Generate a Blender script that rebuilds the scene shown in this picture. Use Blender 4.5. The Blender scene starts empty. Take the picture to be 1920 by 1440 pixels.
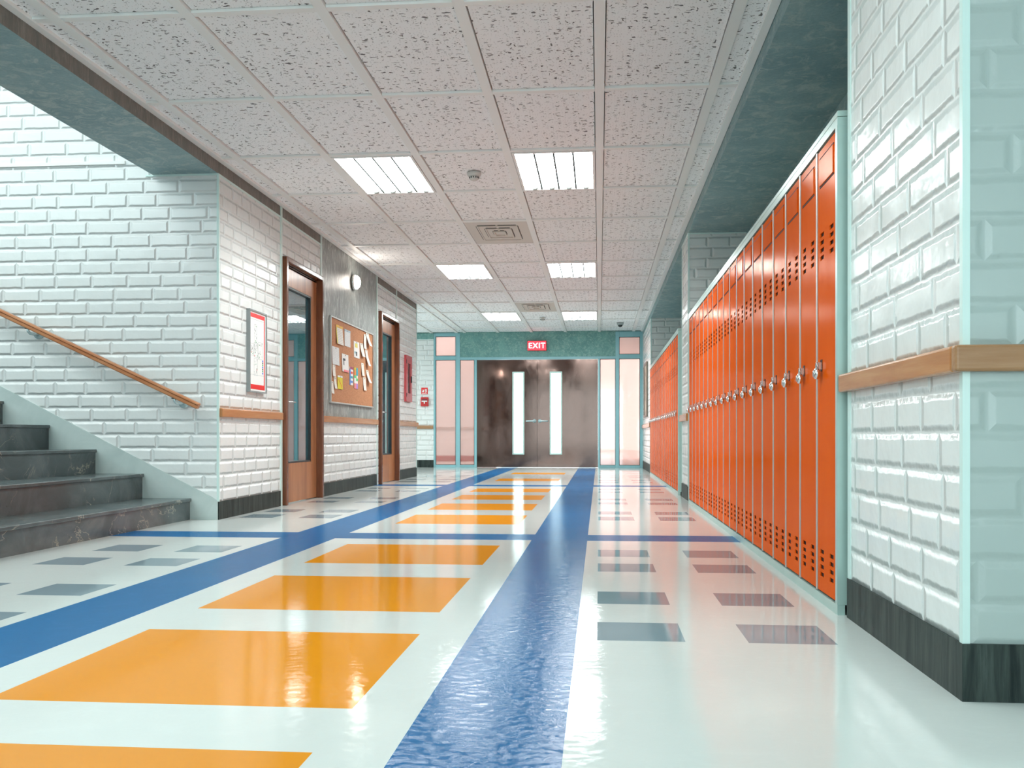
import bpy, bmesh, math, random
from mathutils import Vector, Matrix
random.seed(7)
PI = math.pi
SC = bpy.context.scene
C = SC.collection

# ------------------------------------------------------------------ camera, world, exposure
F_PX = 1815.0
cam_d = bpy.data.cameras.new('camera'); cam = bpy.data.objects.new('camera', cam_d); C.objects.link(cam)
cam.location = (0, 0, .58)
cam.rotation_euler = (PI/2, 0, math.atan(163.5/F_PX))
cam_d.sensor_width = 36; cam_d.lens = F_PX/1920*36; cam_d.shift_y = (817.5-720)/1920
cam_d.clip_start = .05; cam_d.clip_end = 200
SC.camera = cam
w = bpy.data.worlds.new('sky'); SC.world = w; w.use_nodes = True
bgn = w.node_tree.nodes['Background']
bgn.inputs[0].default_value = (.80, .97, 1.0, 1); bgn.inputs[1].default_value = 3.0
vs = SC.view_settings
vs.view_transform = 'Standard'; vs.look = 'None'; vs.gamma = 1; vs.exposure = 0.39; vs.use_curve_mapping = False
try:
    SC.cycles.use_denoising = True
    SC.cycles.max_bounces = 7; SC.cycles.diffuse_bounces = 5; SC.cycles.glossy_bounces = 3; SC.cycles.transparent_max_bounces = 6
    SC.cycles.use_adaptive_sampling = True; SC.cycles.adaptive_threshold = .05; SC.cycles.adaptive_min_samples = 12
    SC.cycles.sample_clamp_indirect = 6; SC.cycles.caustics_reflective = False; SC.cycles.caustics_refractive = False
except Exception: pass
LAMP = 17.0

# ------------------------------------------------------------------ materials
class NT:
    def __init__(s, name):
        s.m = bpy.data.materials.new(name); s.m.use_nodes = True
        s.t = s.m.node_tree; s.N = s.t.nodes; s.L = s.t.links
        s.b = s.N['Principled BSDF']; s.out = s.N['Material Output']
    def n(s, typ, **k):
        x = s.N.new(typ)
        for a, v in k.items(): setattr(x, a, v)
        return x
    def put(s, sock, v):
        if v is None: return
        if isinstance(v, bpy.types.NodeSocket): s.L.new(v, sock)
        elif isinstance(v, (tuple, list)) and len(v) == 3 and sock.type == 'RGBA': sock.default_value = (*v, 1)
        else: sock.default_value = v
    def math(s, op, a, b=None, c=None):
        x = s.n('ShaderNodeMath', operation=op)
        s.put(x.inputs[0], a); s.put(x.inputs[1], b); s.put(x.inputs[2], c)
        return x.outputs[0]
    def xyz(s):
        g = s.n('ShaderNodeNewGeometry'); q = s.n('ShaderNodeSeparateXYZ'); s.L.new(g.outputs['Position'], q.inputs[0])
        return q.outputs[0], q.outputs[1], q.outputs[2]
    def obj(s):
        g = s.n('ShaderNodeTexCoord'); q = s.n('ShaderNodeSeparateXYZ'); s.L.new(g.outputs['Object'], q.inputs[0])
        return q.outputs[0], q.outputs[1], q.outputs[2]
    def vec(s, x, y, z):
        q = s.n('ShaderNodeCombineXYZ'); s.put(q.inputs[0], x); s.put(q.inputs[1], y); s.put(q.inputs[2], z); return q.outputs[0]
    def noise(s, v, scale, detail=3, rough=.5, dist=0):
        q = s.n('ShaderNodeTexNoise'); s.put(q.inputs['Vector'], v); q.inputs['Scale'].default_value = scale
        q.inputs['Detail'].default_value = detail; q.inputs['Roughness'].default_value = rough; q.inputs['Distortion'].default_value = dist
        return q.outputs['Fac']
    def ramp(s, v, a, b, lo=0., hi=1., smooth=True):
        q = s.n('ShaderNodeMapRange'); q.interpolation_type = 'SMOOTHSTEP' if smooth else 'LINEAR'
        s.put(q.inputs[0], v); q.inputs[1].default_value = a; q.inputs[2].default_value = b
        q.inputs[3].default_value = lo; q.inputs[4].default_value = hi; return q.outputs[0]
    def mix(s, f, a, b):
        q = s.n('ShaderNodeMix', data_type='RGBA'); s.put(q.inputs[0], f); s.put(q.inputs[6], a); s.put(q.inputs[7], b); return q.outputs[2]
    def bump(s, h, dist, strength=1.):
        q = s.n('ShaderNodeBump'); q.inputs['Distance'].default_value = dist; q.inputs['Strength'].default_value = strength
        s.put(q.inputs['Height'], h); s.L.new(q.outputs[0], s.b.inputs['Normal']); return q
    def set(s, **k):
        for a, v in k.items(): s.put(s.b.inputs[a.replace('_', ' ')], v)
        return s.m

def gloss_mix(t, col, rough, k, add=.02, ior=1.4, gcol=(1, 1, 1)):
    """enamel: diffuse under a weak glossy layer whose strength follows Fresnel"""
    nrm = t.b.inputs['Normal'].links[0].from_socket if t.b.inputs['Normal'].links else None
    d = t.n('ShaderNodeBsdfDiffuse'); g = t.n('ShaderNodeBsdfGlossy'); f = t.n('ShaderNodeFresnel'); m = t.n('ShaderNodeMixShader')
    t.put(d.inputs['Color'], col); t.put(g.inputs['Color'], gcol); t.put(g.inputs['Roughness'], rough); f.inputs[0].default_value = ior
    for q in (d, g, f):
        if nrm: t.L.new(nrm, q.inputs['Normal'])
    t.L.new(t.math('ADD', t.math('MULTIPLY', f.outputs[0], k), add), m.inputs[0])
    t.L.new(d.outputs[0], m.inputs[1]); t.L.new(g.outputs[0], m.inputs[2]); t.L.new(m.outputs[0], t.out.inputs[0])
    return t.m

def plain(name, col, rough=.5, metal=0., emit=None, es=0., spec=.5, nz=.0, coat=0.):
    t = NT(name)
    c = col
    if nz:
        x, y, z = t.xyz(); v = t.vec(x, y, z)
        c = t.mix(t.noise(v, 9, 4), tuple(a*(1-nz) for a in col), tuple(min(1, a*(1+nz)) for a in col))
    t.set(Base_Color=c, Roughness=rough, Metallic=metal)
    t.b.inputs['Specular IOR Level'].default_value = spec
    t.b.inputs['Coat Weight'].default_value = coat; t.b.inputs['Coat Roughness'].default_value = .05
    if emit: t.b.inputs['Emission Color'].default_value = (*emit, 1); t.b.inputs['Emission Strength'].default_value = es
    return t.m

def brick_mat(name, col, soft=1.):
    t = NT(name); x, y, z = t.xyz(); h = .0935; L = .245
    u = t.math('ADD', x, y)
    wob = t.noise(t.vec(x, y, z), 14, 2)
    z2 = t.math('ADD', z, t.math('MULTIPLY', t.math('SUBTRACT', wob, .5), .008))
    v = t.math('DIVIDE', t.math('SUBTRACT', z2, .027), h)
    row = t.math('FLOOR', v); fv = t.math('SUBTRACT', v, row)
    dy = t.math('MULTIPLY', t.math('MINIMUM', fv, t.math('SUBTRACT', 1., fv)), h)
    wn = t.n('ShaderNodeTexWhiteNoise', noise_dimensions='1D'); t.put(wn.inputs['W'], row)
    W = t.math('ADD', t.math('ADD', t.math('DIVIDE', u, L), t.math('MULTIPLY', row, 17.5)), t.math('MULTIPLY', wn.outputs[0], .5))
    vo = t.n('ShaderNodeTexVoronoi', voronoi_dimensions='1D', feature='DISTANCE_TO_EDGE'); t.put(vo.inputs['W'], W)
    vo.inputs['Scale'].default_value = 1; vo.inputs['Randomness'].default_value = .62
    dx = t.math('MULTIPLY', vo.outputs['Distance'], L)
    pv = t.vec(x, y, z)
    rag = t.math('MULTIPLY', t.math('SUBTRACT', t.noise(pv, 45, 3), .5), .006)
    e = t.math('ADD', t.math('MINIMUM', dx, dy), rag)
    face = t.ramp(e, .001, .020)
    und = t.noise(pv, 9, 3)
    fine = t.noise(pv, 55, 4)
    hgt = t.math('ADD', face, t.math('ADD', t.math('MULTIPLY', und, .42), t.math('MULTIPLY', fine, .006)))
    t.bump(hgt, .0100*soft, 1.)
    c = t.mix(t.ramp(e, -.002, .005), tuple(a*.93 for a in col), col)
    c = t.mix(t.math('MULTIPLY', t.noise(pv, 3, 4), .35), c, tuple(a*.90 for a in col))
    t.set(Base_Color=c, Roughness=t.ramp(und, .3, .7, .15, .26))
    t.b.inputs['Specular IOR Level'].default_value = .55
    return t.m

def plaster_mat(name, a, b, c_, sx=1., sz=1., rough=.55):
    t = NT(name); x, y, z = t.xyz()
    v = t.vec(t.math('MULTIPLY', x, sx), t.math('MULTIPLY', y, sx), t.math('MULTIPLY', z, sz))
    n1 = t.noise(v, 2.2, 8, .62, .6); n2 = t.noise(v, 9, 8, .7, 1.2); n3 = t.noise(v, 60, 5, .7)
    c = t.mix(t.ramp(n1, .35, .68), a, b); c = t.mix(t.ramp(n2, .46, .66, 0, .85), c, c_)
    c = t.mix(t.ramp(n3, .35, .7, 0, .28), c, tuple(q*.55 for q in a))
    t.bump(t.math('ADD', n2, t.math('MULTIPLY', n3, .5)), .004, .5)
    return t.set(Base_Color=c, Roughness=rough)

def wood_mat(name, dark, mid, light, axis='z', rough=.28, scale=1., coat=.12):
    t = NT(name); x, y, z = t.xyz()
    k = {'x': (1, 14, 14), 'y': (14, 1, 14), 'z': (14, 14, 1)}[axis]
    v = t.vec(t.math('MULTIPLY', x, k[0]*scale), t.math('MULTIPLY', y, k[1]*scale), t.math('MULTIPLY', z, k[2]*scale))
    n1 = t.noise(v, 1.3, 6, .6, .8); n2 = t.noise(v, 7, 6, .7, .4)
    c = t.mix(t.ramp(n1, .32, .68), dark, light); c = t.mix(t.ramp(n2, .35, .7, .15, .75), c, mid)
    t.bump(n2, .0008, .4)
    t.set(Base_Color=c, Roughness=rough); t.b.inputs['Coat Weight'].default_value = coat; t.b.inputs['Coat Roughness'].default_value = .12; t.b.inputs['IOR'].default_value = 1.3
    return t.m

def floor_mat(name, col, wob=.5, rough=.07, var=.06, k=.6):
    t = NT(name); x, y, z = t.xyz(); v = t.vec(x, y, z)
    n1 = t.noise(v, 1.7, 6, .6, .5); vs_ = t.vec(x, t.math('MULTIPLY', y, 1.), 0.)
    n2 = t.noise(vs_, 38, 6, .68, .7); n3 = t.noise(vs_, 8, 7, .7, 1.5)
    c = t.mix(n1, tuple(a*(1-var) for a in col), tuple(min(1, a*(1+var)) for a in col))
    c = t.mix(t.ramp(n3, .5, .75, 0, .18*wob), c, tuple(min(1, a*1.35+.02) for a in col))
    t.bump(n2, .0009*wob*(1.6 if wob >= 1 else 1), .55)
    return gloss_mix(t, c, t.ramp(n3, .4, .7, rough, rough+.05*wob), k)

def tile_mat():
    t = NT('acoustic_tile'); x, y, z = t.xyz(); v = t.vec(x, y, 0.)
    wv = t.n('ShaderNodeTexNoise'); t.put(wv.inputs['Vector'], v); wv.inputs['Scale'].default_value = 22; wv.inputs['Detail'].default_value = 2
    def marks(sx, sy, th, keep, jit, seed, dst):
        ux = t.math('ADD', t.math('MULTIPLY', x, sx), t.math('MULTIPLY', wv.outputs['Fac'], dst)); uy = t.math('ADD', t.math('MULTIPLY', y, sy), t.math('MULTIPLY', t.noise(v, 30+seed, 1), dst*1.6))
        vo = t.n('ShaderNodeTexVoronoi', voronoi_dimensions='2D', feature='F1'); t.put(vo.inputs['Vector'], t.vec(t.math('ADD', ux, seed*3.7), uy, 0.)); vo.inputs['Scale'].default_value = 1
        vo.inputs['Randomness'].default_value = jit
        sp = t.n('ShaderNodeSeparateColor'); t.L.new(vo.outputs['Color'], sp.inputs[0])
        on = t.math('LESS_THAN', sp.outputs[0], keep)
        rad = t.math('MULTIPLY', t.math('ADD', sp.outputs[1], .35), th)
        return t.math('MULTIPLY', on, t.math('LESS_THAN', vo.outputs['Distance'], rad))
    a = marks(62, 75, .17, .55, 1., 1, .3)
    b = marks(20, 52, .20, .42, 1., 2, 1.4)
    c2 = marks(34, 24, .13, .30, 1., 5, 1.4)
    m = t.math('MAXIMUM', t.math('MULTIPLY', a, .45), t.math('MAXIMUM', b, c2))
    c = t.mix(m, (.92, .94, .945), (.15, .15, .15))
    t.bump(t.math('MULTIPLY', m, -1.), .002, .5)
    return t.set(Base_Color=c, Roughness=.85)

def slate_mat(name, base, hi, vein, veins=True, rough=.25):
    t = NT(name); x, y, z = t.xyz(); v = t.vec(x, y, z)
    n1 = t.noise(v, 2.5, 8, .65, 1.); n2 = t.noise(v, 1.5, 7, .62, .9)
    c = t.mix(t.ramp(n1, .35, .7), base, hi)
    if veins:
        d = t.math('ABSOLUTE', t.math('SUBTRACT', n2, .5))
        k = t.math('MULTIPLY', t.ramp(d, 0., .006, 1., 0.), t.ramp(t.noise(v, 3, 3), .45, .62))
        c = t.mix(k, c, vein)
        d3 = t.n('ShaderNodeTexVoronoi', feature='F1'); t.put(d3.inputs['Vector'], v); d3.inputs['Scale'].default_value = 7
        c = t.mix(t.ramp(d3.outputs['Distance'], .03, .07, .8, 0.), c, (.01, .015, .016))
    t.bump(n1, .002, .3)
    return t.set(Base_Color=c, Roughness=rough)

M = {}
M['brick'] = brick_mat('white_glazed_brick', (.76, .785, .77))
M['brick_soft_shade'] = brick_mat('white_brick_in_shade', (.40, .475, .455), .4)  # white brick face: its shade is put into this darker teal colour, relief softened
M['plaster'] = plaster_mat('teal_plaster', (.20, .33, .355), (.29, .43, .44), (.46, .55, .51), 1, 3)
M['plaster_v'] = plaster_mat('grey_plaster', (.20, .22, .21), (.30, .335, .32), (.55, .60, .57), 2, .7, .4)
M['header'] = plaster_mat('teal_header_plaster', (.12, .29, .27), (.17, .37, .34), (.32, .50, .45), 2.5, 2.5)
M['band'] = plaster_mat('grey_concrete', (.17, .165, .15), (.24, .22, .195), (.31, .28, .24), 5, .7, .7)
M['trimw'] = plain('pale_corner_trim', (.62, .78, .74), .3)
M['white'] = plain('white_paint', (.82, .82, .80), .45)
M['alu'] = plain('teal_aluminium', (.24, .47, .51), .35, .0, nz=.06)
M['base'] = wood_mat('dark_stained_baseboard', (.005, .011, .011), (.016, .026, .024), (.065, .085, .076), 'z', .5, 1.6, 0.)
M['rail'] = wood_mat('honey_wood_rail', (.36, .13, .04), (.46, .19, .07), (.52, .25, .10), 'y', .22, .8)
M['railx'] = wood_mat('honey_wood_rail_across', (.30, .145, .065), (.38, .21, .11), (.44, .27, .15), 'x', .22, .8)
M['handrail'] = wood_mat('handrail_wood', (.42, .15, .06), (.52, .22, .10), (.58, .28, .14), 'x', .3, .6)
M['frame'] = wood_mat('dark_door_frame_wood', (.09, .028, .012), (.15, .05, .022), (.21, .075, .035), 'z', .18, 1., .4)
M['leaf'] = wood_mat('door_leaf_wood', (.28, .10, .035), (.40, .155, .06), (.52, .23, .095), 'z', .3, .6)
M['dark'] = plain('dark_rubber', (.012, .018, .02), .4)
M['steel'] = plain('brushed_steel', (.58, .58, .56), .25, 1.)
M['satin'] = plain('satin_metal', (.55, .70, .72), .25, .35)
M['chrome'] = plain('chrome', (.75, .8, .8), .12, 1.)
M['maroon'] = plain('locker_inside', (.035, .004, .002), .7)
M['silver'] = plain('silver_strip', (.50, .50, .47), .35, .5)
M['locker_grey'] = plain('pale_teal_steel', (.42, .58, .54), .30, .25, nz=.08)
M['socket'] = plain('socket_plastic', (.34, .36, .35), .5)
M['divider'] = plain('divider_metal', (.045, .06, .06), .6)
M['black'] = plain('black_gap', (.004, .006, .006), .8)
M['marble'] = slate_mat('pale_marble', (.47, .56, .54), (.56, .64, .62), (.36, .43, .41), False, .3)
M['slate'] = slate_mat('dark_stone', (.065, .085, .088), (.125, .150, .152), (.38, .36, .30))
M['tile'] = tile_mat()
M['tbar'] = plain('ceiling_tee', (.85, .86, .84), .45)
M['f_white'] = floor_mat('floor_white', (.58, .615, .595), .5, .045, k=.8)
M['f_blue'] = floor_mat('floor_blue', (.012, .115, .28), 1.0, .04, .12, k=.37)
M['f_orange'] = floor_mat('floor_orange', (.66, .245, .010), .35, .035, .05, k=.5)
M['f_grey'] = floor_mat('floor_grey_blue', (.205, .27, .305), .10, .03, .05, k=.75)
M['f_out'] = plain('pale_paving', (.75, .74, .73), .5)
M['red'] = plain('red_paint', (.52, .025, .025), .3)
M['redmark'] = plain('red_print', (.75, .01, .01), .4)
M['paper'] = plain('paper_white', (.82, .84, .82), .6)
M['ink'] = plain('ink_dark', (.06, .07, .08), .6)
M['lens'] = plain('black_dome', (.01, .015, .015), .08)

def orange_mat():
    t = NT('orange_enamel'); x, y, z = t.xyz()
    v = t.vec(x, y, t.math('MULTIPLY', z, .35)); n = t.noise(v, 6, 6, .6); n2 = t.noise(t.vec(x, y, z), 70, 3)
    c = t.mix(n, (.70, .088, .004), (.80, .120, .006))
    q = t.noise(t.vec(x, t.math('MULTIPLY', y, 5.), t.math('MULTIPLY', z, .7)), 2.0, 3)
    t.bump(t.math('ADD', q, t.math('MULTIPLY', n2, .02)), .002, .3)
    return gloss_mix(t, c, t.ramp(n, .3, .7, .13, .22), .16, .015, 1.4, (1, .86, .78))
M['orange'] = orange_mat()

def cork_mat():
    t = NT('cork'); x, y, z = t.xyz(); v = t.vec(x, y, z); n = t.noise(v, 90, 4, .7)
    c = t.mix(t.ramp(n, .35, .65), (.40, .17, .075), (.56, .27, .13)); t.bump(n, .001, .5)
    return t.set(Base_Color=c, Roughness=.8)
M['cork'] = cork_mat()

def lined_mat(name, col, line, freq, amt=.5, blotch=False):
    t = NT(name); x, y, z = t.xyz()
    s = t.math('FRACT', t.math('MULTIPLY', z, freq)); m = t.math('LESS_THAN', s, .28)
    n = t.noise(t.vec(x, y, z), 60, 2)
    m = t.math('MULTIPLY', m, t.math('MULTIPLY', t.math('GREATER_THAN', n, .42 if blotch else .2), amt))
    return t.set(Base_Color=t.mix(m, col, line), Roughness=.6)
M['lined'] = lined_mat('lined_paper', (.80, .80, .74), (.25, .28, .33), 60, .5)
M['text'] = lined_mat('typed_paper', (.76, .80, .80), (.2, .22, .25), 95, .4, True)
M['textw'] = lined_mat('typed_strip', (.84, .82, .74), (.25, .25, .25), 80, .35, True)

def glass_dark():
    t = NT('teal_mirror_glass')
    t.set(Base_Color=(.012, .10, .13), Roughness=.02); t.b.inputs['IOR'].default_value = 1.5
    t.b.inputs['Specular IOR Level'].default_value = 1.0
    t.b.inputs['Coat Weight'].default_value = 1.; t.b.inputs['Coat Roughness'].default_value = .01; t.b.inputs['Coat IOR'].default_value = 1.9
    return t.m
M['glass_dark'] = glass_dark()
def glass_pane(name, tint, milk, milkcol, fac=.10):
    t = NT(name); N = t.N
    tr = t.n('ShaderNodeBsdfTransparent'); tr.inputs[0].default_value = (*tint, 1)
    gl = t.n('ShaderNodeBsdfGlossy'); gl.inputs['Roughness'].default_value = .03; gl.inputs[0].default_value = (.9, .95, 1, 1)
    df = t.n('ShaderNodeBsdfTranslucent'); df.inputs[0].default_value = (*milkcol, 1)
    m1 = t.n('ShaderNodeMixShader'); m1.inputs[0].default_value = milk; t.L.new(tr.outputs[0], m1.inputs[1]); t.L.new(df.outputs[0], m1.inputs[2])
    fr = t.n('ShaderNodeFresnel'); fr.inputs[0].default_value = 1.5
    m2 = t.n('ShaderNodeMixShader'); t.L.new(t.math('ADD', fr.outputs[0], fac), m2.inputs[0]); t.L.new(m1.outputs[0], m2.inputs[1]); t.L.new(gl.outputs[0], m2.inputs[2])
    t.L.new(m2.outputs[0], t.out.inputs[0]); return t.m
M['pane'] = glass_pane('rose_tinted_glass', (.97, .69, .64), .30, (1., .84, .80))
M['clear'] = glass_pane('clear_glass', (.97, .98, .97), .12, (.9, .9, .9), .0)

def door_dark():
    t = NT('polished_brown_metal'); x, y, z = t.xyz()
    n = t.noise(t.vec(x, y, t.math('MULTIPLY', z, .5)), 4, 6, .65, .6)
    t.bump(n, .004, .10)
    t.set(Base_Color=t.mix(n, (.10, .06, .05), (.17, .12, .105)), Roughness=t.ramp(n, .3, .7, .04, .14), Metallic=.75)
    return t.m
M['door_dark'] = door_dark()

def emis(name, col, st):
    t = NT(name); e = t.n('ShaderNodeEmission'); e.inputs[0].default_value = (*col, 1); e.inputs[1].default_value = st
    t.L.new(e.outputs[0], t.out.inputs[0]); return t.m
for k_, (c_, f_) in enumerate((((.80, 1., .98), .9), ((.88, 1., .98), .9), ((.93, 1., .99), 1.65), ((.95, 1., .99), 1.8), ((.92, 1., .99), 1.8))): M['tube%d' % k_] = emis('fluorescent_tube_row', c_, LAMP*f_)
M['globe'] = emis('warm_lamp_glass', (1., .90, .80), 30)
M['exit_red'] = emis('exit_sign_red', (1., .035, .05), 2.6)
M['exit_white'] = emis('exit_sign_letters', (1., .85, .86), 2.2)

# ------------------------------------------------------------------ geometry helpers
class MB:
    def __init__(s): s.v = []; s.f = []; s.mi = []; s.mats = []; s.sm = []
    def mat(s, m):
        m = M[m] if isinstance(m, str) else m
        if m not in s.mats: s.mats.append(m)
        return s.mats.index(m)
    def poly(s, pts, m, smooth=False):
        i = len(s.v); s.v += [tuple(p) for p in pts]; s.f.append(tuple(range(i, i+len(pts)))); s.mi.append(s.mat(m)); s.sm.append(smooth)
    def box(s, x0, x1, y0, y1, z0, z1, m, skip=''):
        if x0 > x1: x0, x1 = x1, x0
        if y0 > y1: y0, y1 = y1, y0
        if z0 > z1: z0, z1 = z1, z0
        i = len(s.v)
        s.v += [(x0,y0,z0),(x1,y0,z0),(x1,y1,z0),(x0,y1,z0),(x0,y0,z1),(x1,y0,z1),(x1,y1,z1),(x0,y1,z1)]
        fs = {'b':(0,3,2,1),'t':(4,5,6,7),'f':(0,1,5,4),'r':(1,2,6,5),'k':(2,3,7,6),'l':(3,0,4,7)}
        k = s.mat(m)
        for a, q in fs.items():
            if a in skip: continue
            s.f.append(tuple(i+j for j in q)); s.mi.append(k); s.sm.append(False)
        return s
    def prism(s, prof, axis, a, b, m, smooth=False):
        """prof: list of 2D pts; axis the extrusion axis"""
        def P(p, t):
            return {'x': (t, p[0], p[1]), 'y': (p[0], t, p[1]), 'z': (p[0], p[1], t)}[axis]
        n = len(prof); i = len(s.v); k = s.mat(m)
        s.v += [P(p, a) for p in prof] + [P(p, b) for p in prof]
        for j in range(n):
            s.f.append((i+j, i+(j+1) % n, i+n+(j+1) % n, i+n+j)); s.mi.append(k); s.sm.append(smooth)
        s.f.append(tuple(i+j for j in reversed(range(n)))); s.mi.append(k); s.sm.append(False)
        s.f.append(tuple(i+n+j for j in range(n))); s.mi.append(k); s.sm.append(False)
        return s
    def lathe(s, prof, m, seg=24, axis='z', c=(0, 0, 0), sgn=1):
        """prof [(r,h)], revolve about axis through c"""
        i = len(s.v); k = s.mat(m); n = len(prof)
        for r, h in prof:
            for q in range(seg):
                a = 2*PI*q/seg; u, v = r*math.cos(a), r*math.sin(a); h_ = h*sgn
                p = {'z': (u, v, h_), 'x': (h_, u, v), 'y': (u, h_, v)}[axis]
                s.v.append((p[0]+c[0], p[1]+c[1], p[2]+c[2]))
        for j in range(n-1):
            for q in range(seg):
                a, b = i+j*seg+q, i+j*seg+(q+1) % seg
                s.f.append((a, b, b+seg, a+seg)); s.mi.append(k); s.sm.append(True)
        for j in (0, n-1):
            if prof[j][0] > 1e-5:
                s.f.append(tuple(i+j*seg+q for q in range(seg))); s.mi.append(k); s.sm.append(False)
        return s
    def tube(s, pts, r, m, seg=10, cap=True):
        pts = [Vector(p) for p in pts]; i = len(s.v); k = s.mat(m); n = len(pts)
        up = None
        for j, p in enumerate(pts):
            d = (pts[min(j+1, n-1)]-pts[max(j-1, 0)]).normalized()
            if up is None: up = d.orthogonal().normalized()
            up = (up - d*up.dot(d)).normalized(); sd = d.cross(up)
            for q in range(seg):
                a = 2*PI*q/seg; s.v.append(tuple(p + up*math.cos(a)*r + sd*math.sin(a)*r))
        for j in range(n-1):
            for q in range(seg):
                a, b = i+j*seg+q, i+j*seg+(q+1) % seg
                s.f.append((a, b, b+seg, a+seg)); s.mi.append(k); s.sm.append(True)
        if cap:
            s.f.append(tuple(i+q for q in range(seg))); s.mi.append(k); s.sm.append(False)
            s.f.append(tuple(i+(n-1)*seg+q for q in range(seg))); s.mi.append(k); s.sm.append(False)
        return s
    def build(s, name, parent=None, bevel=0., seg=2, loc=None):
        me = bpy.data.meshes.new(name); me.from_pydata(s.v, [], s.f)
        for m in s.mats: me.materials.append(m)
        me.polygons.foreach_set('material_index', s.mi); me.polygons.foreach_set('use_smooth', s.sm); me.update()
        bm = bmesh.new(); bm.from_mesh(me); bmesh.ops.remove_doubles(bm, verts=bm.verts, dist=1e-6) if bevel or any(s.sm) else None
        if bevel:
            es = [e for e in bm.edges if len(e.link_faces) == 2 and e.calc_face_angle(0) > .6]
            bmesh.ops.bevel(bm, geom=es, offset=bevel, segments=seg, affect='EDGES', profile=.5, clamp_overlap=True)
        bmesh.ops.recalc_face_normals(bm, faces=bm.faces) if bevel or any(s.sm) else None
        bm.to_mesh(me); bm.free()
        o = bpy.data.objects.new(name, me); C.objects.link(o)
        if loc: o.location = loc
        if parent: o.parent = parent
        return o

def empty(name, loc=(0, 0, 0)):
    o = bpy.data.objects.new(name, None); C.objects.link(o); o.location = loc; o.empty_display_size = .1; return o
def tag(o, label, cat, group=None):
    o['label'] = label; o['category'] = cat
    if group: o['group'] = group
    return o
def struct(o, label=None):
    o['kind'] = 'structure'
    if label: o['label'] = label
    return o
def dup(root, loc):
    r = root.copy(); C.objects.link(r); r.location = loc
    for ch in list(root.children):
        c = ch.copy(); C.objects.link(c); c.parent = r
        for g in list(ch.children):
            d = g.copy(); C.objects.link(d); d.parent = c
    return r
def text_mesh(txt, size, ext, m, name, parent, loc, rot, bold=0.):
    cu = bpy.data.curves.new(name, 'FONT'); cu.body = txt; cu.size = size; cu.extrude = ext; cu.offset = bold
    cu.space_character = 1.12; cu.align_x = 'CENTER'; cu.align_y = 'CENTER'
    o = bpy.data.objects.new(name + '_tmp', cu); C.objects.link(o)
    dg = bpy.context.evaluated_depsgraph_get(); me = bpy.data.meshes.new_from_object(o.evaluated_get(dg))
    bpy.data.objects.remove(o); me.materials.clear(); me.materials.append(M[m] if isinstance(m, str) else m)
    p = bpy.data.objects.new(name, me); C.objects.link(p); p.location = loc; p.rotation_euler = rot
    if parent: p.parent = parent
    return p

XL, XR, YS, YE, HC = -2.63, .795, 6.5, 17.75, 2.485
ZS = 2.40
# ------------------------------------------------------------------ floor
def cuts(vals): return sorted(set(round(v, 4) for v in vals))
def build_floor():
    b1 = (-1.806, -1.492); b2 = (-.375, -.066)
    cross = [(-.3, .02), (5.375, 5.692), (11.10, 11.42)]
    oranges = [(-2.5, -1.7), (.88, 1.734), (2.02, 2.80), (3.15, 3.923), (4.325, 5.10), (6.32, 7.05), (7.53, 8.24), (8.76, 9.45), (9.97, 10.62), (12.4, 13.15), (14.6, 15.3)]
    ox = (-1.346, -.523)
    gx = [(-2.552, -2.308), (-2.122, -1.876), (-.006, .242), (.418, .661)]
    gy = [(2.76, 3.03), (3.36, 3.627), (4.16, 4.425), (4.675, 4.96), (6.68, 6.98), (7.19, 7.47), (8.25, 8.49), (8.76, 9.0), (9.95, 10.17), (10.46, 10.67), (12.0, 12.25), (12.6, 12.85), (13.5, 13.75), (14.0, 14.25), (15.0, 15.25), (15.6, 15.85)]
    X = cuts([-8.2, 2.6, XL, XR] + list(b1) + list(b2) + list(ox) + [q for g in gx for q in g])
    Y = cuts([-3.0, 17.9] + [q for g in cross + oranges + gy for q in g])
    mb = MB()
    inn = lambda v, r: r[0]-1e-4 < v < r[1]+1e-4
    for i in range(len(X)-1):
        for j in range(len(Y)-1):
            x = (X[i]+X[i+1])/2; y = (Y[j]+Y[j+1])/2; m = 'f_white'
            if inn(x, b1) or inn(x, b2): m = 'f_blue'
            elif any(inn(y, q) for q in cross): m = 'f_blue'
            elif inn(x, ox) and any(inn(y, q) for q in oranges): m = 'f_orange'
            elif any(inn(x, q) for q in gx) and any(inn(y, q) for q in gy): m = 'f_grey'
            mb.poly([(X[i], Y[j], 0), (X[i+1], Y[j], 0), (X[i+1], Y[j+1], 0), (X[i], Y[j+1], 0)], m)
    mb.box(-8.2, 2.6, -3.0, 17.9, -.12, -.002, 'f_white', skip='')
    struct(mb.build('floor'), 'glossy white floor with blue bands, orange slabs and grey squares')
    struct(MB().box(-9, 6, 17.9, 40, -.12, -.001, 'f_out').build('floor_outside'), 'pale paving beyond the glass doors')
build_floor()

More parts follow.
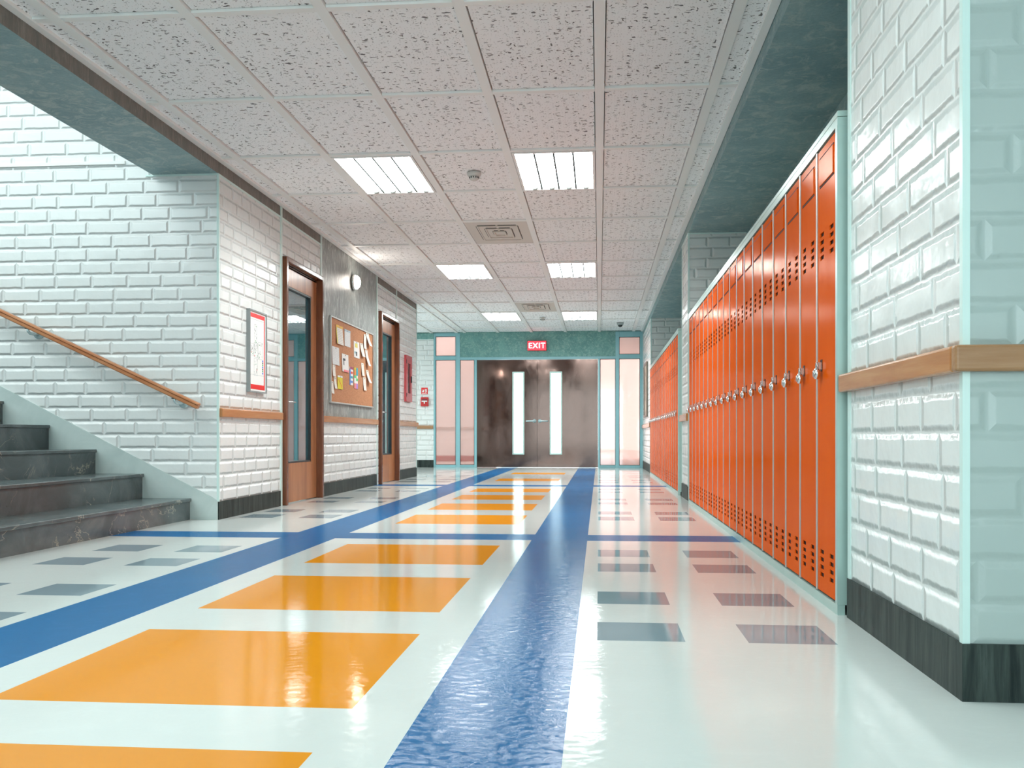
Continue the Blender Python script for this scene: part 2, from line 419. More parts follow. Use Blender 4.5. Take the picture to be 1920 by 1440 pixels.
# ------------------------------------------------------------------ ceiling
TX = [-2.478+.62*k for k in range(6)] ; TXL = [-2.478-.62*k for k in range(1, 8)][::-1]
TY = [-2.26, -1.2, -.14, .92, 2.0, 3.12, 4.236, 5.355, 6.464, 7.506, 8.55, 9.56, 10.64, 11.67, 12.74, 13.79, 14.86, 15.93, 17.0]
LROWS = [(-2.26, -1.2), (2.0, 3.12), (6.464, 7.506), (10.64, 11.67), (14.86, 15.93)]
LCOLS = [(TX[1], TX[2]), (TX[3], TX[4])]
LEFTL = [((TXL[3], TXL[4]), (14.86, 15.93))]
VENTS = [((TX[2], TX[3]), (8.55, 9.56)), ((TX[2], TX[3]), (13.79, 14.86))]
def build_ceiling():
    mb = MB(); zt = HC+.014
    def cells(xs, ys, holes):
        for i in range(len(xs)-1):
            for j in range(len(ys)-1):
                cx = (xs[i]+xs[i+1])/2; cy = (ys[j]+ys[j+1])/2
                if any(h[0][0] < cx < h[0][1] and h[1][0] < cy < h[1][1] for h in holes): continue
                a, b, c_, d = xs[i]+.031, xs[i+1]-.031, ys[j]+.026, ys[j+1]-.026
                if b-a > .02 and d-c_ > .02: mb.box(a, b, c_, d, zt, zt+.012, 'tile', skip='t')
    holes = [(c, r) for c in LCOLS for r in LROWS] + VENTS + LEFTL
    xs = [XL] + TX + [XR]; ys = [-2.9] + TY + [YE]
    cells(xs, ys, holes)
    yl = [13.8] + [y for y in TY if y > 13.85] + [YE]
    cells(TXL + [XL], yl, holes)
    # tees
    w = .026
    for x in TX: mb.box(x-w, x+w, -2.9, YE, HC, HC+.03, 'tbar')
    for x in TXL + [XL]: mb.box(x-w, x+w, 13.8, YE, HC, HC+.03, 'tbar')
    for y in TY: mb.box(XL, XR, y-.021, y+.021, HC+.0015, HC+.03, 'tbar')
    for y in yl[1:-1]: mb.box(TXL[0], XL, y-.021, y+.021, HC+.0015, HC+.03, 'tbar')
    struct(mb.build('ceiling'), 'white perforated acoustic tiles hung in a pale grid')
    t = MB()
    t.box(XR-.045, XR-.002, -2.9, YE, HC-.004, HC+.025, 'tbar'); t.box(XL+.002, XL+.045, -2.9, 13.8, HC-.004, HC+.025, 'tbar')
    struct(t.build('trim_1', bevel=.002), 'pale wall angle along both edges of the tiled ceiling')
    s = MB(); s.box(-8.2, 2.7, -3.0, 1.0, 2.62, 2.72, 'white'); s.box(-3.1, 2.7, 1.0, 6.62, 2.62, 2.72, 'white'); s.box(-8.2, 2.7, 6.62, YE+.3, 2.62, 2.72, 'white')
    struct(s.build('ceiling_slab'), 'slab above the suspended tiles')
build_ceiling()

# ------------------------------------------------------------------ walls
def build_walls():
    # left wall with door openings and plaster panel
    D1 = (7.86, 8.96); D2 = (11.39, 12.46); yc = 13.8; t0 = XL-.13
    w = MB()
    w.box(t0, XL, YS, D1[0], 0, ZS, 'brick'); w.box(t0, XL, *D1, 2.08, ZS, 'brick')
    w.box(t0, XL, D1[1], D2[0], 0, .745, 'brick'); w.box(t0, XL, 8.99, 11.29, .745, ZS, 'plaster_v'); w.box(t0, XL, D1[1], 8.99, .745, ZS, 'brick')
    w.box(t0, XL, 11.29, D2[0], .745, ZS, 'brick')
    w.box(t0, XL, *D2, 2.075, ZS, 'brick'); w.box(t0, XL, D2[1], yc, 0, ZS, 'brick')
    w.box(t0, XL, YS, 8.99, ZS, 2.62, 'band'); w.box(t0, XL, 8.99, 11.29, ZS, 2.62, 'plaster_v'); w.box(t0, XL, 11.29, yc, ZS, 2.62, 'band')
    w.box(-8.2, t0, yc-.13, yc, 0, 2.62, 'brick')
    struct(w.build('wall_left'), 'white glazed brick wall with a grey plaster panel around the cork board')
    # stair wall (faces the camera) and stairwell
    s = MB(); s.box(-8.2, -3.104, YS, YS+.12, 0, 5.2, 'brick'); s.box(-3.104, XL-.13, YS, YS+.12, 0, ZS, 'brick')
    struct(s.build('wall_stair'), 'white brick stairwell wall behind the wooden handrail')
    l = MB(); l.box(-8.2, -3.3, YS-.012, YS, 2.480, 2.503, 'white')
    struct(l.build('trim_2'), 'thin white ledge across the stairwell bricks')
    h = MB(); h.box(-8.3, -8.2, .9, 6.62, 0, 1.2, 'brick'); h.box(-8.3, -8.2, .9, 6.62, 4.9, 5.2, 'brick'); h.box(-8.3, -8.2, .9, 1.6, 1.2, 4.9, 'brick'); h.box(-8.3, -8.2, 5.8, 6.62, 1.2, 4.9, 'brick')
    h.box(-8.2, -3.1, .88, 1.0, 0, 2.9, 'brick'); h.box(-8.2, -3.1, .88, 1.0, 4.9, 5.2, 'brick'); h.box(-8.2, -7.4, .88, 1.0, 2.9, 4.9, 'brick'); h.box(-3.9, -3.1, .88, 1.0, 2.9, 4.9, 'brick')
    h.box(-3.1, -3.0, .88, 6.62, 2.72, 5.2, 'brick')
    struct(h.build('wall_stairwell'), 'upper stairwell walls around tall openings')
    struct(MB().box(-8.3, -3.0, .88, 6.62, 5.2, 5.3, 'white').build('ceiling_stairwell'), 'white ceiling high over the stairs')
    # beam over stair opening
    b = MB(); b.box(-3.1, XL, 1.0, YS, ZS, 2.62, 'plaster')
    b.box(XL, XL+.001, 1.0, YS, ZS, 2.62, 'band')
    struct(b.build('trim_3'), 'dark teal plaster beam over the stair opening')
    e = MB(); e.box(-3.15, XL+.002, YS-.008, YS-.0005, ZS-.012, ZS, 'trimw'); e.box(XL-.008, XL+.007, YS-.007, YS+.012, .125, ZS, 'trimw')
    e.box(XL-.002, XL+.006, YS, D1[0], ZS-.014, ZS, 'trimw'); e.box(XL-.002, XL+.006, D1[0], 8.98, ZS-.014, ZS, 'trimw'); e.box(XL-.002, XL+.006, 11.3, yc, ZS-.014, ZS, 'trimw')
    for y, z0, z1 in ((7.825, 0, 2.485), (8.985, 2.08, 2.485), (11.30, 0, 2.485), (12.41, 2.08, 2.485)):
        e.box(XL-.002, XL+.008, y-.018, y+.018, z0, z1, 'trimw')
    e.box(XL-.01, XL+.008, yc-.012, yc+.006, .125, 2.485, 'trimw')
    struct(e.build('trim_4'), 'pale metal corner and joint strips on the left wall')
    # left wall nearer than the stairs, added opening at the back
    n = MB(); n.box(XL-.13, XL, -2.9, 1.0, 0, 2.62, 'brick'); n.box(-8.2, XL-.13, .88, 1.0, 0, 2.62, 'brick')
    struct(n.build('wall_front_left'), 'white brick wall before the stairs')
    k = MB(); yb = -2.9  # unseen opening added to bring sky light onto the ceiling and near pillar
    k.box(-2.8, 2.6, yb-.1, yb, 0, .10, 'brick'); k.box(-2.8, 2.6, yb-.1, yb, 2.42, 2.62, 'white')
    for x in (-2.63, -1.6, -.55, .5, 1.55, 2.5): k.box(x-.03, x+.03, yb-.08, yb-.02, .12, 2.42, 'alu')
    struct(k.build('wall_back_added'), 'added open end behind the viewer that lets sky light in')
    # right side
    r = MB()
    r.box(XR, 2.5, 2.2, 3.176, 0, 2.62, 'brick', skip='f'); r.poly([(XR, 2.2, 0), (2.5, 2.2, 0), (2.5, 2.2, 2.62), (XR, 2.2, 2.62)], 'brick_soft_shade')
    struct(r.build('wall_pillar_near'), 'large white brick pillar at the right edge')
    r = MB(); r.box(XR, 1.42, 8.79, 9.425, 0, ZS, 'brick'); struct(r.build('wall_pillar_middle'), 'white brick pillar between the two locker rows')
    r = MB(); r.box(XR, 1.42, 15.1, YE, 0, ZS, 'brick'); struct(r.build('wall_pillar_far'), 'white brick pier beside the glass doors')
    r = MB(); r.box(1.31, 1.42, 3.176, 8.79, 0, ZS, 'plaster'); r.box(1.31, 1.42, 9.425, 15.1, 0, ZS, 'plaster'); r.box(2.5, 2.62, -2.9, 2.2, 0, 2.62, 'brick')
    struct(r.build('wall_right'), 'teal plaster wall behind the lockers')
    r = MB(); r.box(XR, 1.42, 3.176, YE, ZS, 2.62, 'plaster'); r.box(XR, 2.5, -2.9, 2.2, 2.485, 2.62, 'white')
    struct(r.build('trim_5'), 'dark teal plaster beam over the lockers')
    c = MB()
    c.box(XR-.004, XR+.012, 2.196, 2.214, .126, 2.48, 'trimw')
    c.box(XR-.004, XR+.004, 3.15, 3.179, .124, 2.48, 'trimw')
    c.box(XR-.004, XR+.012, 8.786, 8.80, .126, ZS, 'trimw'); c.box(XR, 1.31, 8.784, 8.79, ZS-.010, ZS, 'trimw'); c.box(XR-.006, XR, 8.79, 9.425, ZS-.012, ZS, 'trimw')
    c.box(XR-.004, XR+.004, 9.41, 9.428, .124, ZS, 'trimw'); c.box(XR-.004, XR+.012, 15.096, 15.11, .126, ZS, 'trimw'); c.box(XR-.006, XR, 15.1, YE, ZS-.012, ZS, 'trimw')
    struct(c.build('trim_6'), 'pale metal corner strips on the right pillars')
    # baseboards
    for name, boxes in {
        'baseboard_left': [(XL-.01, XL+.006, YS-.004, 7.807, 0, .125), (XL-.01, XL+.006, 8.96, 11.282, 0, .125), (XL-.01, XL+.006, 12.47, 13.806, 0, .125), (-8, XL, 13.8, 13.81, 0, .125)],
        'baseboard_right': [(XR-.006, 2.5, 2.192, 2.1999, 0, .126), (XR-.006, XR-.0001, 2.1999, 3.18, 0, .126), (XR-.006, XR+.01, 8.784, 9.43, 0, .126), (XR-.006, XR+.01, 15.094, YE-.02, 0, .126)],
        'baseboard_far': [(-8, -3.06, YE-.012, YE, 0, .135)]}.items():
        q = MB()
        for bx in boxes: q.box(*bx, 'base')
        struct(q.build(name), 'dark stained baseboard along the %s wall' % name.split('_')[1])
build_walls()

# chair rails
def rail(name_label, boxes, m='rail'):
    q = MB()
    for b in boxes: q.box(*b, m)
    o = q.build('wall_rail', bevel=.007, seg=3); tag(o, name_label, 'wall rail', 'honey wooden rails along the walls'); return o
rail('wooden wall rail between the brick corner and the nearer wooden door', [(XL-.003, XL+.028, 6.505, 7.81, .712, .774)])
rail('wooden wall rail under the cork board', [(XL-.003, XL+.028, 8.965, 11.285, .712, .774)])
rail('wooden wall rail beyond the farther wooden door, under the red cabinet', [(XL-.003, XL+.028, 12.47, 13.83, .712, .774)])
rail('pale wooden rail on the far brick wall under the red fire alarm', [(-8, -3.065, YE-.03, YE+.003, .712, .774)], 'railx')
rail('wooden rail along the inner side of the near right pillar', [(XR-.028, XR+.003, 2.20, 3.205, .720, .778)])
rail('wooden rail on the viewer-facing side of the near right pillar', [(XR-.028, 2.45, 2.17, 2.2, .720, .778)], 'railx')
rail('short wooden rail on the middle pillar between locker rows', [(XR-.028, XR+.003, 8.70, 9.44, .715, .781)])
rail('short wooden rail on the far right pier beside the glass doors', [(XR-.028, XR+.003, 15.09, 17.73, .715, .781)])

# ------------------------------------------------------------------ staircase
def staircase():
    t = empty('staircase', (-2.83, 4.2, 0)); off = Vector(t.location)
    tag(t, 'dark grey veined stone steps climbing left beside the white brick wall', 'stairs')
    xs = [-2.828-.3425*k for k in range(14)]; y0, y1 = 1.02, YS-.012
    def part(mb, name, **k):
        o = mb.build(name, **k); o.parent = t; o.matrix_parent_inverse = Matrix.Translation(-off); return o
    for k in range(13):
        top = .148+.1695*k; bot = 0 if k == 0 else .148+.1695*(k-1)
        st = part(MB().box(xs[k+1]-.04, xs[k], y0, y1, bot if k else 0, top-.022, 'slate'), 'riser')
        o = MB().box(xs[k+1]-.01, xs[k]+.012, y0, y1, top-.022, top, 'slate').build('tread', bevel=.004)
        o.parent = t; o.matrix_parent_inverse = Matrix.Translation(-off)
    # stringer: marble plate on the wall
    m = MB(); sl = (.937-.153)/(-4.225+2.665)
    prof = [(XL-.001, 0), (XL-.001, .127), (-2.665, .153), (-7.8, .153+(-7.8+2.665)*sl), (-7.8, 0)]
    m.prism(prof, 'y', YS-.012, YS-.0005, 'marble')
    o = part(m, 'stringer'); o['label'] = 'pale marble skirting slab following the steps'
staircase()

def handrail():
    t = empty('handrail', (-3.4, 6.42, 1.1)); tag(t, 'sloping wooden handrail on chrome brackets above the stone steps', 'handrail')
    a = Vector((-2.735, 6.42, .783)); b = Vector((-7.6, 6.42, .783+(7.6-2.735)*(1.447-.783)/(4.173-2.735)))
    d = (b-a).normalized(); n = Vector((-d.z, 0, d.x)) * (1 if d.x > 0 else -1)
    if n.z < 0: n = -n
    def sw(r0, prof, m, name, bevel=0.):
        mb = MB(); i0 = []
        pts = [[p + n*v + Vector((0, u, 0)) - t.location for (u, v) in prof] for p in (a, b)]
        k = len(prof)
        for j in range(k): mb.poly([pts[0][j], pts[0][(j+1) % k], pts[1][(j+1) % k], pts[1][j]], m)
        mb.poly(pts[0][::-1], m); mb.poly(pts[1], m)
        return mb.build(name, parent=t, bevel=bevel, seg=3)
    sw(0, [(-.024, -.022), (.022, -.022), (.022, .022), (-.024, .022)], 'handrail', 'rail', .009)
    sw(0, [(-.027, .004), (-.023, .004), (-.023, .007), (-.027, .007)], 'frame', 'groove')
    for px in (-3.965, -2.905):
        p = a + d*((px-a.x)/d.x) - t.location
        m = MB(); m.lathe([(.0, 0), (.036, 0), (.036, .006), (.026, .012), (0, .014)], 'satin', 20, 'y', (p.x+.03, YS-t.location.y-.0005, p.z-.052), -1)
        m.tube([(p.x+.03, YS-t.location.y-.01, p.z-.052), (p.x+.02, .045, p.z-.056), (p.x+.005, .015, p.z-.055), (p.x-.002, .0, p.z-.04), (p.x-.002, 0, p.z-.02)], .010, 'satin')
        m.box(p.x-.02, p.x+.02, -.012, .012, p.z-.026, p.z-.02, 'chrome')
        m.build('bracket', parent=t)
handrail()

# ------------------------------------------------------------------ wooden doors
def wood_door(nm, ya, yb, label):
    t = empty(nm, (XL, (ya+yb)/2, 0)); struct(t, label); t['category'] = 'door'
    L = yb-ya; h = 2.08; fw = .045; x1 = .040; off = (ya+yb)/2
    y0, y1 = -L/2, L/2
    f = MB()
    f.box(-.13, x1, y0, y0+fw, 0, h, 'frame'); f.box(-.13, x1, y1-fw, y1, 0, h, 'frame'); f.box(-.13, x1, y0+fw, y1-fw, h-.040, h, 'frame')
    f.build('door_frame', parent=t, bevel=.006, seg=3)
    s = MB(); s.box(-.13, -.05, y0+fw, y1-fw, h-.062, h-.042, 'dark'); s.box(-.045, -.018, y0+fw, y1-fw, h-.052, h-.046, 'steel'); s.build('door_seal', parent=t)
    a, b = y0+fw+.004, y1-fw-.004; zt = h-.064; xa, xb = -.062, -.020
    ga, gb = a+.165, b-.165; g0, g1 = .345, 1.865
    l = MB(); l.box(xa, xb, a, ga, .008, zt, 'leaf'); l.box(xa, xb, gb, b, .008, zt, 'leaf'); l.box(xa, xb, ga, gb, .008, g0, 'leaf'); l.box(xa, xb, ga, gb, g1, zt, 'leaf')
    l.build('door_leaf', parent=t)
    g = MB(); wd = .016
    for bx in ((ga, ga+wd, g0, g1), (gb-wd, gb, g0, g1), (ga, gb, g0, g0+wd), (ga, gb, g1-wd, g1)): g.box(xa+.004, xb-.003, bx[0], bx[1], bx[2], bx[3], 'dark')
    g.build('glazing_bead', parent=t)
    p = MB(); p.box(-.050, -.044, ga+wd, gb-wd, g0+wd, g1-wd, 'glass_dark'); p.build('glass_pane', parent=t)
    k = MB(); yh = a+.075; zh = .868
    k.lathe([(0, 0), (.024, 0), (.024, .007), (0, .008)], 'steel', 18, 'x', (xb, yh, zh)); k.tube([(xb, yh, zh), (xb+.05, yh, zh), (xb+.053, yh+.02, zh), (xb+.053, yh+.12, zh)], .008, 'steel')
    k.build('door_handle', parent=t)
    return t
wood_door('door_1', 7.86, 8.955, 'nearer wooden door with tall narrow glass pane')
wood_door('door_2', 11.40, 12.45, 'farther wooden door with tall narrow glass pane')

# ------------------------------------------------------------------ end partition
def end_wall():
    y0, y1 = YE, YE+.07
    f = MB()
    V = [(-3.06, -3.02, 0, HC), (-2.645, -2.565, 0, HC), (-2.298, -2.252, 0, 2.0), (-.020, .016, 0, 2.0), (.296, .362, 0, HC), (.739, .790, 0, HC)]
    for a, b, z0, z1 in V: f.box(a, b, y0, y1, z0, z1, 'alu')
    H = [(-3.02, -2.645, 2.424, HC), (-3.02, -2.645, 1.989, 2.063), (-3.02, -2.645, 0, .045), (-2.565, -2.298, 0, .045), (-2.565, .296, 1.988, 2.036), (.016, .296, 0, .045), (.362, .739, 0, .045), (.362, .739, 1.989, 2.07), (.362, .739, 2.385, HC)]
    for a, b, z0, z1 in H: f.box(a, b, y0, y1-.004, z0, z1, 'alu')
    t = empty('window_1', (-1.13, YE, 0)); struct(t, 'teal metal glazed partition around the double doors')
    o = f.build('window_frame', bevel=.004); o.parent = t; o.matrix_parent_inverse = t.matrix_world.inverted(); o.matrix_parent_inverse = Matrix.Translation(-t.location)
    for a, b, z0, z1 in [(-3.02, -2.645, 2.063, 2.424), (-3.02, -2.645, .045, 1.989), (-2.565, -2.298, .045, 1.988), (.016, .296, .045, 1.988), (.362, .739, .045, 1.989), (.362, .739, 2.07, 2.385)]:
        s = MB()
        for bx in ((a, a+.008, z0, z1), (b-.008, b, z0, z1), (a, b, z0, z0+.008), (a, b, z1-.008, z1)): s.box(bx[0], bx[1], y0+.006, y0+.03, bx[2], bx[3], 'dark')
        s.box(a+.008, b-.008, y0+.02, y0+.026, z0+.008, z1-.008, 'pane')
        o = s.build('pane'); o.parent = t; o.matrix_parent_inverse = Matrix.Translation(-t.location)
    w = MB(); w.box(-2.565, .296, YE+.008, YE+.06, 2.036, 2.62, 'header'); w.box(-8.2, 2.5, YE+.01, YE+.06, HC, 2.8, 'header')
    struct(w.build('wall_end_header'), 'teal plaster panel over the double doors behind the EXIT sign')
    w = MB(); w.box(-8.2, -3.06, YE, YE+.12, 0, 2.372, 'brick'); w.box(-8.2, -3.06, YE-.004, YE+.12, 2.372, HC, 'header'); w.box(-8.2, -3.06, YE-.005, YE, 2.366, 2.376, 'trimw')
    w.box(.79, 2.5, YE, YE+.12, 0, 2.62, 'brick')
    struct(w.build('wall_end'), 'bright white brick end wall left of the glass partition')
    # double doors
    for nm, a, b, ga, gb, kx, dr, lab in (('door_3', -2.250, -1.138, -1.594, -1.372, -1.185, -1, 'left leaf of the polished brown double doors'), ('door_4', -1.134, -.022, -.906, -.677, -1.088, 1, 'right leaf of the polished brown double doors')):
        t = empty(nm, ((a+b)/2, YE+.02, 0)); struct(t, lab); t['category'] = 'door'; inv = Matrix.Translation(-t.location)
        def P(mb, n, **k):
            o = mb.build(n, **k); o.parent = t; o.matrix_parent_inverse = inv; return o
        z0, z1 = .237, 1.763; m = MB(); ya, yb = YE+.018, YE+.06
        m.box(a, ga, ya, yb, .005, 1.984, 'door_dark'); m.box(gb, b, ya, yb, .005, 1.984, 'door_dark'); m.box(ga, gb, ya, yb, .005, z0, 'door_dark'); m.box(ga, gb, ya, yb, z1, 1.984, 'door_dark')
        if dr < 0: m.box(b-.02, b+.016, yb+.001, yb+.012, .005, 1.984, 'dark')
        P(m, 'door_leaf')
        m = MB(); w_ = .024
        for bx in ((ga, ga+w_, z0, z1), (gb-w_, gb, z0, z1), (ga+w_, gb-w_, z0, z0+w_), (ga+w_, gb-w_, z1-w_, z1)): m.box(bx[0], bx[1], ya-.006, yb, bx[2], bx[3], 'locker_grey')
        P(m, 'window_trim', bevel=.002)
        P(MB().box(ga+w_, gb-w_, ya+.02, ya+.025, z0+w_, z1-w_, 'clear'), 'glass_pane')
        m = MB(); m.lathe([(0, 0), (.034, 0), (.034, .008), (.018, .012), (.018, .03), (0, .032)], 'satin', 24, 'y', (kx, ya, .855), -1)
        m.tube([(kx, ya-.02, .855), (kx, ya-.045, .855), (kx+dr*.02, ya-.05, .855), (kx+dr*.155, ya-.05, .855)], .013, 'satin')
        P(m, 'door_handle')
end_wall()

# vestibule beyond the doors
def vestibule():
    v = MB(); v.box(-5.2, -2.35, 22.0, 22.12, 0, 3.0, 'white'); v.box(-5.3, -5.2, 17.9, 22.1, 0, 3.0, 'white')
    struct(v.build('wall_vestibule_left'), 'plain wall seen through the left glass panels')
    v = MB(); v.box(1.05, 1.17, 17.9, 24.5, 0, 3., 'white'); struct(v.build('wall_vestibule_right'), 'plain wall seen through the right glass panels')
    struct(MB().box(-5.2, -2.35, 21.985, 22, 0, .13, 'red').build('baseboard_vestibule'), 'red skirting beyond the glass')
    rail('faint rail seen through the left glass panels', [(-5.2, -2.36, 21.97, 22.0, .71, .78)], 'railx')
    struct(MB().box(-5.3, -2.4, 17.9, 18.3, 2.9, 3.0, 'white').box(-2.4, 1.17, 17.9, 26, 2.62, 2.7, 'white').build('ceiling_canopy_added'), 'added canopy beyond the doors that dims the glass panes')  # canopy added, shaped to darken the transoms and grade the left panes
vestibule()

# ------------------------------------------------------------------ lockers
ORD = ['first', 'second', 'third', 'fourth', 'fifth', 'sixth', 'seventh', 'eighth', 'ninth', 'tenth', 'eleventh', 'twelfth', 'thirteenth', 'fourteenth', 'fifteenth', 'sixteenth', 'seventeenth', 'eighteenth']
XK = .772; PT = .289
def make_locker():
    t = empty('locker', (XK, 0, 0)); hl = -PT/2+.002; hw = PT/2-.019; z0, z1 = .040, 1.578
    cols = [-.076, .062]; rowsU = [1.200+.0265*k for k in range(4)]; rowsL = [.098+.0265*k for k in range(4)]
    sw, sh, th = .027, .0075, .004
    Y = [hl] + [c+s for c in cols for s in (-sw, sw)] + [hw]
    Z = cuts([z0, z1] + [r+s for r in rowsU+rowsL for s in (-sh, sh)])
    filled = lambda i, j: 0 <= i < len(Y)-1 and 0 <= j < len(Z)-1 and not (i in (1, 3) and any(abs((Z[j]+Z[j+1])/2-r) < sh*.9 for r in rowsU+rowsL))
    d = MB()
    for i in range(len(Y)-1):
        for j in range(len(Z)-1):
            if filled(i, j): d.poly([(0, Y[i], Z[j]), (0, Y[i], Z[j+1]), (0, Y[i+1], Z[j+1]), (0, Y[i+1], Z[j])], 'orange')
            elif True:
                a, b, c_, e = Y[i], Y[i+1], Z[j], Z[j+1]
                for q in ([(0, a, c_), (0, a, e), (th, a, e), (th, a, c_)], [(0, b, c_), (th, b, c_), (th, b, e), (0, b, e)], [(0, a, c_), (th, a, c_), (th, b, c_), (0, b, c_)], [(0, a, e), (0, b, e), (th, b, e), (th, a, e)]): d.poly(q, 'orange')
    for q in ([(0, hl, z0), (th, hl, z0), (th, hl, z1), (0, hl, z1)], [(0, hw, z0), (0, hw, z1), (th, hw, z1), (th, hw, z0)], [(0, hl, z0), (0, hw, z0), (th, hw, z0), (th, hl, z0)], [(0, hl, z1), (th, hl, z1), (th, hw, z1), (0, hw, z1)]): d.poly(q, 'orange')
    door = d.build('door', parent=t)
    g = MB()
    ya, yb, za, zb = -.105, .092, 1.452, 1.545
    g.box(-.0035, 0, ya, yb, za, zb, 'orange'); pl = g.build('label_plate', parent=door, bevel=.0015)
    g = MB(); g.box(-.0012, .0, ya-.004, yb+.004, zb+.001, zb+.006, 'maroon'); g.box(-.0012, 0, ya-.004, yb+.004, za-.006, za-.001, 'maroon'); g.build('groove', parent=door)
    b = MB(); b.box(.006, .50, -PT/2+.001, PT/2-.001, .035, 1.585, 'maroon'); b.build('locker_body', parent=t)
    s = MB(); s.box(-.003, .006, hw+.001, PT/2-.001, .036, 1.582, 'silver'); s.build('divider_strip', parent=t)
    h = MB(); h.box(-.0015, .001, .056, .084, .806, .846, 'maroon'); h.box(-.012, .001, .060, .070, .812, .836, 'steel'); h.build('hasp', parent=door)
    return t
def make_lock():
    t = empty('padlock', (0, 0, 0)); b = MB()
    b.lathe([(0, 0), (.016, 0), (.0195, .003), (.0195, .013), (.016, .016), (0, .016)], 'chrome', 22, 'x', (-.016, 0, 0)); b.build('lock_body', parent=t)
    d = MB(); d.lathe([(0, 0), (.013, 0), (.011, .004), (.006, .005), (0, .005)], 'steel', 18, 'x', (-.016, 0, 0), -1); d.build('dial', parent=t)
    s = MB(); s.tube([(-.008, -.010, .014)] + [(-.008, .010*-math.cos(a), .028+.010*math.sin(a)) for a in [PI*k/8 for k in range(9)]] + [(-.008, .010, .014)], .0028, 'steel', 8); s.build('shackle', parent=t)
    return t
lk0 = make_locker(); pk0 = make_lock(); first = True
for row, (ys, rn) in enumerate(((3.243, 'near locker row'), (9.60, 'far locker row'))):
    for k in range(18):
        y = ys+PT*(k+.5)
        r = lk0 if first else dup(lk0, (XK, y, 0)); r.location = (XK, y, 0)
        p = pk0 if first else dup(pk0, (0, 0, 0)); p.location = (XK-.010, y+.065, .797)
        first = False
        side = ('nearest the viewer' if k == 0 else 'at the far end' if k == 17 else '')
        tag(r, ('orange metal locker, %s from the viewer\'s end of the %s' % (ORD[k], rn)), 'locker', 'orange lockers of the ' + rn)
        tag(p, ('silver dial padlock on the %s locker from the viewer\'s end of the %s' % (ORD[k], rn)), 'padlock', 'padlocks of the ' + rn)
    ye = ys+PT*18
    t = empty('locker_cabinet', (XK, ys, 0)); tag(t, 'pale teal steel casing with plinth and end panels around the ' + rn, 'locker casing', 'locker casings'); inv = Matrix.Translation(-t.location)
    def P(mb, n, **k):
        o = mb.build(n, **k); o.parent = t; o.matrix_parent_inverse = inv; return o
    xb = 1.295
    P(MB().box(XK-.004, XK+.02, ys-.028, ye+.03, 0, .033, 'locker_grey'), 'plinth')
    m = MB(); m.box(XK-.004, xb, ys-.028, ye+.03, 1.586, 1.613, 'locker_grey'); P(m, 'top_rail')
    m = MB(); m.box(XK-.004, xb, ys-.028, ye+.03, 1.6145, 1.634, 'locker_grey'); P(m, 'top_panel', bevel=.002)
    P(MB().box(XK-.005, xb, ys-.029, ys-.004, .0335, 1.5855, 'locker_grey'), 'side_panel'); P(MB().box(XK-.005, xb, ye+.011, ye+.031, .0335, 1.5855, 'locker_grey'), 'side_panel')

# ------------------------------------------------------------------ ceiling fittings
def make_light(x0, x1, y0, y1, cool):
    a, b = (x1-x0)/2-.030, (y1-y0)/2-.024
    t = empty('ceiling_light', ((x0+x1)/2, (y0+y1)/2, HC))
    f = MB(); rim = .018; h = .075
    for bx in ((-a, -a+rim, -b, b), (a-rim, a, -b, b), (-a+rim, a-rim, -b, -b+rim), (-a+rim, a-rim, b-rim, b)): f.box(bx[0], bx[1], bx[2], bx[3], -.004, h, 'white')
    f.box(-a-.03, a+.03, -b-.03, b+.03, h, h+.01, 'white')
    f.build('light_frame', parent=t)
    ia, ib = a-rim, b-rim; wd = 2*ia/4; tm = 'tube%d' % cool
    for k in range(1, 4): MB().box(-ia+wd*k-.006, -ia+wd*k+.006, -ib, ib, -.001, h, 'divider').build('divider', parent=t)
    for k in range(4):
        c = -ia+wd*(k+.5); q = MB()
        q.poly([(c-wd/2+.008, -ib, .030), (c-wd/2+.008, ib, .030), (c+wd/2-.008, ib, .030), (c+wd/2-.008, -ib, .030)], tm)
        o = q.build('lamp_tube', parent=t)
        s = MB(); s.lathe([(0, -.014), (.016, -.010), (.025, .002), (.026, .022), (0, .022)], 'socket', 14, 'z', (c+.012, ib-.028, .0)); s.build('lamp_socket', parent=o)
    return t
def lname(i, j):
    side = ('left', 'right')[i]
    if j < 2: return 'four-tube ceiling light above and behind the viewer, %s column, %s row' % (side, ('second', 'first')[j])
    return 'glowing four-tube ceiling light, %s column, %s row' % (side, {2: 'nearest visible', 3: 'middle', 4: 'farthest'}[j])
for i, c in enumerate(LCOLS):
    for j, r in enumerate(LROWS):
        tag(make_light(c[0], c[1], r[0], r[1], j), lname(i, j), 'ceiling light', 'recessed ceiling lights')
tag(make_light(*LEFTL[0][0], *LEFTL[0][1], 4), 'ceiling light in the side passage on the far left', 'ceiling light', 'recessed ceiling lights')
def stair_fill_light(x, y):  # unseen glowing panel added to brighten the stairwell in place of daylight
    t = empty('stairwell_fill_light', (x, y, 5.2)); f = MB(); f.box(-.7, .7, -.35, .35, -.06, 0, 'white'); f.build('light_frame', parent=t)  # this light_frame only carries the added fill panel
    q = MB(); q.poly([(-.66, -.31, -.062), (-.66, .31, -.062), (.66, .31, -.062), (.66, -.31, -.062)], emis('stair_fill_panel', (.92, 1., 1.), 20)); q.build('lamp_tube', parent=t)  # this lamp_tube is the added unseen fill panel, not a tube
    return t
tag(stair_fill_light(-4.6, 4.2), 'added unseen fill light high over the lower stairs', 'ceiling light')
tag(stair_fill_light(-6.6, 4.2), 'added unseen fill light high over the upper stairs', 'ceiling light')

